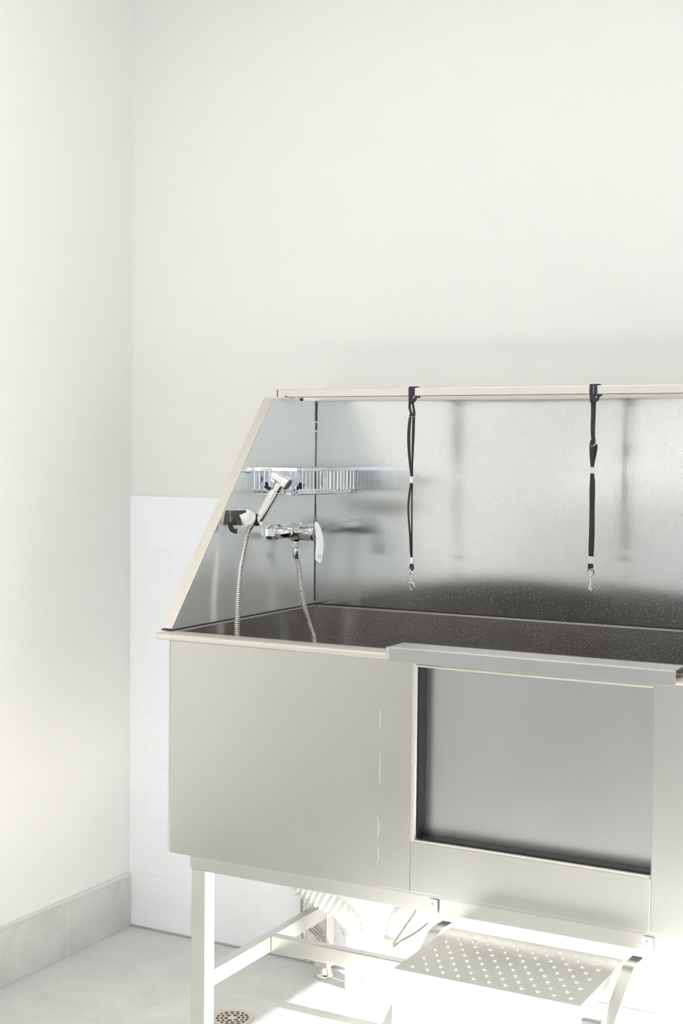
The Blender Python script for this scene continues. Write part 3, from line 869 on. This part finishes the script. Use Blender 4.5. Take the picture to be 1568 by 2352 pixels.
# ---------------------------------------------------------------- hose (handle -> tub -> mixer)
hose = thing('shower_hose', (0.68, -0.35, 0.60), 'ribbed chrome hose drooping from the hand shower into the tub and up to the tap', 'hose')
XH = 0.675
hp = [ate(589, 1196, HP), ate(579, 1205, HP), atx(569, 1222, 0.682), atx(561, 1255, 0.677), atx(552, 1305, XH), atx(547, 1360, XH), atx(545, 1410, XH), atx(544, 1465, XH)]
pb = hp[-1]
pe = [atx(722, 1476, 0.700), atx(710, 1435, 0.694), atx(698, 1392, 0.690), atx(690, 1340, 0.684), atx(686, 1300, 0.679), V((oc.x, oc.y, 1.178)), V((oc.x, oc.y, 1.1885))]
mid = [V((0.68, pb.y+0.01, 0.85)), V((0.685, pb.y+0.05, 0.68)), V((0.69, (pb.y+pe[0].y)/2, 0.60)), V((0.70, pe[0].y-0.02, 0.70)), V((0.70, pe[0].y+0.00, 0.86))]
path = resample(smooth_pts(hp+mid+pe, 10), 0.0016)
prof = (0.0070, 0.0070, 0.0060)
obj('hose_tube', T(path, [prof[i % 3] for i in range(len(path))], 12), M['satin'], hose)
obj('hose_ferrule', L((oc.x, oc.y, 1.1884), (0.03, 0, -1), [(0, 0.0070), (0.001, 0.0078), (0.026, 0.0078), (0.028, 0.0070)], 20), M['chrome'], hose)

# ---------------------------------------------------------------- tethers on the rail
SYF = -0.1600
def strap_part(name, pts, W, parent, Y=SYF, m_='web', th=0.0016, n=6):
    P = smooth_pts([at(x, y, Y) for x, y in pts], n)
    k = 0.001284
    Ws = []
    for i in range(len(P)):
        t = i/(len(P)-1)*(len(W)-1)
        a = int(min(t, len(W)-2)) if len(W) > 1 else 0
        Ws.append((W[a]+(W[min(a+1, len(W)-1)]-W[a])*(t-a))*k)
    return obj(name, ribbon(bmesh.new(), P, Ws, th, V((1, 0, 0)), V((0, 1, 0))), M[m_], parent)
def rail_loop(pa, wpx, xl, xr, ztail):
    """webbing wrapped over the rail, pulled together below it"""
    bm = bmesh.new()
    k = 0.00130
    for xc, w_, lean, xe in ((xl, wpx*0.5, 0.0, xl+0.0015), (xr, wpx*0.46, 0.0, xr-0.0035)):
        P = [(xc+0.004, RY1+0.0030, RZ0-0.004), (xc+0.003, RY1+0.0022, RZ1-0.004), (xc+0.002, RY1-0.002, RZ1+0.0022), (xc, RY0+0.003, RZ1+0.0022), (xc, RY0-0.0018, RZ1-0.002), (xc, RY0-0.0020, RZ0+0.004), (xe, RY0-0.004, RZ0-0.010), (xe, RY0-0.004, RZ0-0.020)]
        P = smooth_pts(P, 4)
        rings = []
        for i, q in enumerate(P):
            t = (P[min(i+1, len(P)-1)]-P[max(i-1, 0)]).normalized()
            n_ = t.cross(V((1, 0, 0))).normalized()
            h = w_*k/2*(1.0 if i < len(P)*0.7 else 1.0-0.25*(i-len(P)*0.7)/(len(P)*0.3))
            rings.append([bm.verts.new(q+V((a, 0, 0))+n_*b) for a, b in ((-h, -0.0007), (h, -0.0007), (h, 0.0007), (-h, 0.0007))])
        for a, b in zip(rings, rings[1:]):
            for j in range(4): bm.faces.new((a[j], a[(j+1) % 4], b[(j+1) % 4], b[j]))
        bm.faces.new(rings[0]); bm.faces.new(rings[-1][::-1])
    return obj('rail_loop', bm, M['web'], pa)
def ring_part(name, c, r, wire, nrm, parent, mt='nickel', sx=1.0, sz=1.0):
    nrm = V(nrm).normalized()
    u_ = V((0, 0, 1)); s_ = nrm.cross(u_).normalized(); u_ = s_.cross(nrm)
    P = [V(c)+s_*(math.cos(a)*r*sx)+u_*(math.sin(a)*r*sz) for a in [2*math.pi*k/28 for k in range(28)]]
    return obj(name, T(P, wire, 8, True), M[mt], parent)
def ferrule(px, y0, y1, wpx, parent, grooves=True):
    a = at(px, y0, SYF); b = at(px, y1, SYF)
    w_ = wpx*0.001284
    nm = []
    n = 3 if grooves else 1
    bm = bmesh.new()
    for i in range(n):
        q0 = a.lerp(b, i/n); q1 = a.lerp(b, (i+1)/n-(0.05 if grooves else 0))
        box(bm, a.x-w_/2, a.x+w_/2, SYF-0.0032, SYF+0.0032, q1.z, q0.z)
    if grooves: box(bm, a.x-w_/2*0.94, a.x+w_/2*0.94, SYF-0.0028, SYF+0.0028, b.z+0.0004, a.z-0.0004)
    return obj('ferrule', bm, M['nickel'], parent, bevel=0.0006)

# tether nearer the taps
t1 = thing('grooming_tether', tuple(at(944, 900, SYF)), 'black webbing tether nearer the taps hanging from the rail, its two strands parted', 'tether', 'tethers hanging from the rail')
rail_loop(t1, 11, at(940, 900, SYF).x, at(947, 900, SYF).x, 0)
obj('knot', prism(bmesh.new(), [at(a, b, SYF-0.007) for a, b in ((937, 913.5), (944, 916), (951, 914.5), (955.5, 912), (951.5, 921), (948, 924), (940, 923.5), (937.5, 919))], (0, 0.009, 0)), M['web'], t1, bevel=0.0012)
obj('tail', prism(bmesh.new(), [at(a, b, SYF+0.002) for a, b in ((947, 920), (951, 919), (960, 912), (959, 910.8), (953.5, 911), (948.5, 915))], (0, 0.0016, 0)), M['web'], t1)
obj('tail', prism(bmesh.new(), [at(a, b, RY0+0.012) for a, b in ((948, 890), (957, 890.6), (959.5, 892.3), (955, 891.6), (948, 893))], (0, 0.004, 0)), M['web'], t1)
strap_part('strap', [(941.5, 922), (940.5, 935), (943, 947), (945.5, 955)], [6, 6, 6, 5], t1, SYF+0.0005)
strap_part('strap', [(947, 922), (949, 934), (950.5, 944), (950, 955)], [5, 5, 5.5, 6], t1, SYF+0.0025)
strap_part('strap', [(942.5, 952), (939.5, 980), (938.5, 1010), (940, 1045), (943, 1080), (944.5, 1094)], [6, 7, 7.2, 6.5, 5, 4], t1, SYF-0.001)
strap_part('strap', [(949.8, 948), (949.5, 970), (948.6, 1000), (947.4, 1040), (946.6, 1070), (946.6, 1094)], [6.5, 6.5, 6.5, 5, 3.6, 3.6], t1, SYF+0.0012)
strap_part('strap', [(943.6, 1110), (940, 1135), (937.3, 1165), (938.6, 1195), (941.3, 1230), (942.8, 1262), (944, 1280)], [4.6, 4.6, 4.4, 4.2, 4.4, 4.6, 4], t1, SYF-0.001)
strap_part('strap', [(946.3, 1110), (945.6, 1150), (945.4, 1200), (945.3, 1250), (945.6, 1280)], [3.6, 3.3, 3.3, 3.6, 3.6], t1, SYF+0.0012)
ferrule(945, 1095, 1110, 8, t1)
ferrule(945.8, 1280, 1295, 6.5, t1, False)
strap_part('strap', [(945, 1294), (942.8, 1300), (942.6, 1306), (944.5, 1311)], [5, 4.5, 4.5, 3], t1, SYF-0.001)
strap_part('strap', [(945.5, 1294), (947.8, 1300), (948, 1306), (946, 1311)], [5, 4.5, 4.5, 3], t1, SYF-0.002)
ring_part('slide_ring', at(946, 951, SYF), 0.0100, 0.0008, (0.5, -1, 0.5), t1)
def snap_clip(parent, pts_sw, px, y0, y1, hook, rz):
    cl = obj('snap_hook', T(smooth_pts(hook, 5), 0.0017, 10), M['nickel'], parent)
    obj('clip_swivel', T(smooth_pts(pts_sw, 4, True), 0.0014, 8, True), M['nickel'], cl)
    a = at(px, y0, SYF); b = at(px, y1, SYF)
    obj('clip_shank', L(a, b-a, [(0, 0.0030), (0.003, 0.0034), (0.004, 0.0022), ((b-a).length, 0.0024)], 14), M['nickel'], cl)
    return cl
A = lambda x, y, dy=0: at(x, y, SYF+dy)
c1 = snap_clip(t1, [A(942.5, 1308, -.001), A(945.5, 1307.5, .003), A(947, 1312, .004), A(946.5, 1319, .003), A(943, 1321, 0), A(941.5, 1316, -.003)], 943.8, 1321, 1338,
          [A(943.5, 1337), A(941.5, 1346), A(942, 1352), A(945.5, 1356.5), A(950, 1355, -.001), A(952.2, 1350, -.002), A(950, 1343, -.002), A(946, 1338.5, -.001), A(944.5, 1337)], 0)
obj('clip_thumb_stud', cyl(A(938, 1338, -.001), A(944, 1340, -.001), 0.0016, 10), M['nickel'], c1)

# tether further along
t2 = thing('grooming_tether', tuple(at(1362, 895, SYF)), 'black webbing tether further from the taps, hanging as one straight wide band from the rail', 'tether', 'tethers hanging from the rail')
rail_loop(t2, 12.5, at(1356.5, 895, SYF).x, at(1366, 895, SYF).x, 0)
obj('knot', prism(bmesh.new(), [at(a, b, SYF-0.007) for a, b in ((1355.5, 911), (1363, 914), (1370, 913), (1376, 909), (1371, 920), (1368, 923), (1360, 922.5), (1354.5, 919))], (0, 0.009, 0)), M['web'], t2, bevel=0.0012)
obj('tail', prism(bmesh.new(), [at(a, b, SYF+0.002) for a, b in ((1367, 919), (1371, 918), (1379, 909), (1380, 906.5), (1371.5, 906.3), (1371, 912)) ], (0, 0.0016, 0)), M['web'], t2)
obj('tail', prism(bmesh.new(), [at(a, b, RY0+0.012) for a, b in ((1370, 884), (1375, 883.8), (1378, 886.8), (1374, 886.2), (1370, 887))], (0, 0.004, 0)), M['web'], t2)
strap_part('strap', [(1362.5, 922), (1362.2, 950), (1361.3, 980), (1361.6, 1005), (1364, 1020)], [10, 9, 9, 8, 6], t2, SYF+0.0005)
strap_part('strap', [(1359.5, 1010), (1358.5, 1025), (1358.5, 1045), (1359, 1060), (1359.5, 1073)], [7, 9, 8.5, 7.5, 6], t2, SYF-0.0018)
strap_part('strap', [(1368, 1018), (1368, 1028), (1365.5, 1045), (1362.8, 1060), (1360.8, 1073)], [4, 7, 6, 5, 5], t2, SYF+0.0025)
strap_part('strap', [(1359.7, 1088), (1360, 1105), (1359.8, 1130), (1359.3, 1170), (1358.8, 1220), (1357.6, 1255), (1357, 1278)], [7.5, 10, 11, 10, 11, 11, 10], t2, SYF)
ferrule(1359.8, 1073, 1088.5, 9.4, t2)
ferrule(1356.3, 1278, 1295, 11.4, t2, False)
strap_part('strap', [(1356, 1294), (1355.8, 1302), (1356, 1309.5)], [10, 11, 10.5], t2, SYF)
ring_part('slide_ring', at(1362.5, 1017, SYF), 0.0095, 0.0008, (-0.5, -1, 0.6), t2)
snap_clip(t2, [A(1350, 1310, -.001), A(1361, 1307, -.003), A(1363, 1313, -.001), A(1361.5, 1319.5), A(1355.8, 1322), A(1350.5, 1319), A(1348.8, 1313)], 1355.6, 1321, 1339,
          [A(1355.5, 1338), A(1355, 1346, -.004), A(1352.5, 1351, -.009), A(1353.5, 1356, -.010), A(1356.3, 1358, -.006), A(1356.8, 1352, -.001), A(1355.5, 1346, .001)], 0)

# ---------------------------------------------------------------- plumbing under the tub
dr = thing('floor_drain', (0.655, -0.447, 0.0), 'round nickel floor drain grate set in grey floor tile', 'drain')
DC = V((0.655, -0.447, 0))
obj('drain_shade_disc', L(DC+V((0, 0, 0.0002)), (0, 0, 1), [(0, 0.050), (0.0003, 0.050)], 40), M['label'], dr)  # flat dark disc paints the shade below the grate
gr = bmesh.new()
def annulus(bm, c, r0, r1, z0, z1, a0=0, a1=2*math.pi, seg=40):
    full = abs(a1-a0-2*math.pi) < 1e-6
    n = seg
    R = []
    for k in range(n+(0 if full else 1)):
        a = a0+(a1-a0)*k/n
        cs_, sn = math.cos(a), math.sin(a)
        R.append([bm.verts.new((c.x+r*cs_, c.y+r*sn, z)) for r, z in ((r0, z0), (r1, z0), (r1, z1), (r0, z1))])
    m2 = len(R)
    for k in range(m2 if full else m2-1):
        a, b = R[k], R[(k+1) % m2]
        for j in range(4): bm.faces.new((a[j], b[j], b[(j+1) % 4], a[(j+1) % 4]))
    if not full:
        bm.faces.new(R[0]); bm.faces.new(R[-1][::-1])
for r0, r1 in ((0.042, 0.052), (0.031, 0.035), (0.020, 0.024), (0.0, 0.012)):
    if r0 == 0: lathe(gr, DC+V((0, 0, 0.0006)), (0, 0, 1), [(0, r1), (0.002, r1)], 24)
    else: annulus(gr, DC, r0, r1, 0.0006, 0.0026)
for (ra, rb, n, ph) in ((0.012, 0.020, 6, 0.1), (0.024, 0.031, 12, 0.3), (0.035, 0.042, 16, 0.0)):
    for k in range(n):
        a = ph+2*math.pi*k/n
        annulus(gr, DC, ra-0.0005, rb+0.0005, 0.0006, 0.0025, a-0.0022/ra, a+0.0022/ra, 3)
obj('grate', gr, mat('worn_nickel_grate', (0.72, 0.66, 0.57), 0.3, 0.9), dr)
annr = bmesh.new(); annulus(annr, DC, 0.0522, 0.0570, 0.0003, 0.0018)
obj('drain_collar', annr, mat('grout_ring', (0.56, 0.54, 0.48), 0.6), dr)

YP = -0.085
cp = thing('corrugated_drain_hose', (0.81, YP, 0.0), 'white corrugated plastic waste hose bending down behind the tub legs', 'hose')
c0 = [at(672, 2005, -0.148), at(692, 2032, -0.148), at(722, 2053, -0.148), at(754, 2073, -0.146), at(783, 2095, -0.135), at(803, 2119, -0.118), at(810, 2148, -0.112)]
cpth = resample(smooth_pts(c0, 10), 0.0030)
obj('corrugated_tube', T(cpth, [0.0300 if (i % 5) == 0 else (0.0265 if i % 5 in (1, 4) else 0.0235) for i in range(len(cpth))], 24), M['pvc'], cp)
ce = c0[-1]
obj('straight_pipe', L((ce.x, ce.y, 0.0), (0, 0, 1), [(0, 0.021), (ce.z-0.030, 0.021), (ce.z-0.029, 0.0245), (ce.z-0.003, 0.0245), (ce.z-0.001, 0.021)], 32), M['pvc'], cp)

el = thing('waste_pipe', (0.935, YP, 0.0), 'smooth white plastic waste pipe with a wide elbow under the tub', 'pipe')
e0 = [V((0.937, YP, 0.130)), V((0.938, YP, 0.175)), V((0.950, YP, 0.212)), V((0.985, YP, 0.240)), V((1.040, YP, 0.252)), V((1.12, YP, 0.262))]
obj('elbow', T(resample(smooth_pts(e0, 10), 0.006), 0.0225, 28), M['pvc'], el)
obj('socket', L((0.937, YP, 0.085), (0, 0, 1), [(0, 0.026), (0.002, 0.031), (0.030, 0.029), (0.052, 0.0275), (0.055, 0.0310), (0.066, 0.0310), (0.068, 0.026)], 32), M['pvc'], el)
obj('straight_pipe', L((0.937, YP, 0.0), (0, 0, 1), [(0, 0.0215), (0.0849, 0.0215)], 28), M['pvc'], el)

def supply(label, pts, r=0.0065, tie=None, name='water_supply_hose'):
    h = thing(name, tuple(pts[0]), label, 'hose', 'braided water hoses under the tub')
    obj('hose_tube', T(resample(smooth_pts(pts, 8), 0.006), r, 12), M['braid'], h)
    if tie:
        obj('cable_tie', L(tie, (0.06, 0, 1), [(-0.002, 0.0085), (0.002, 0.0085)], 16), M['rubber'], h)
s0 = at(701, 2020, -0.05); s1_ = at(696, 2085, -0.05); s2_ = at(700, 2180, -0.05)
supply('upright braided metal hose with a black cable tie left of the white corrugated hose', [s0+V((0.0, 0, 0.12)), s0, s1_, s2_, V((s2_.x+0.01, -0.05, 0.02))], 0.0078, tie=at(698.5, 2059, -0.05))
supply('braided grey hose curving low behind the crossbar, nearest the tub leg', [at(680, 2112, -0.113), at(694, 2118, -0.113), at(712, 2133, -0.113), at(732, 2152, -0.113), at(750, 2185, -0.113)], 0.0055)
supply('braided grey hose curving just above its twin beside the tub leg', [at(690, 2108, -0.130), at(706, 2112, -0.130), at(724, 2126, -0.130), at(744, 2148, -0.130), at(758, 2185, -0.130)], 0.0045)
supply('steep braided hose rising beside the white elbow pipe', [at(905, 2170, -0.17), at(921, 2145, -0.17), at(938, 2120, -0.17), at(955, 2095, -0.17), at(968, 2060, -0.17)], 0.0048)
supply('flatter braided hose sweeping right from the white elbow pipe', [at(905, 2175, -0.19), at(925, 2161, -0.19), at(955, 2144, -0.19), at(985, 2120, -0.19), at(1010, 2090, -0.19)], 0.0048)
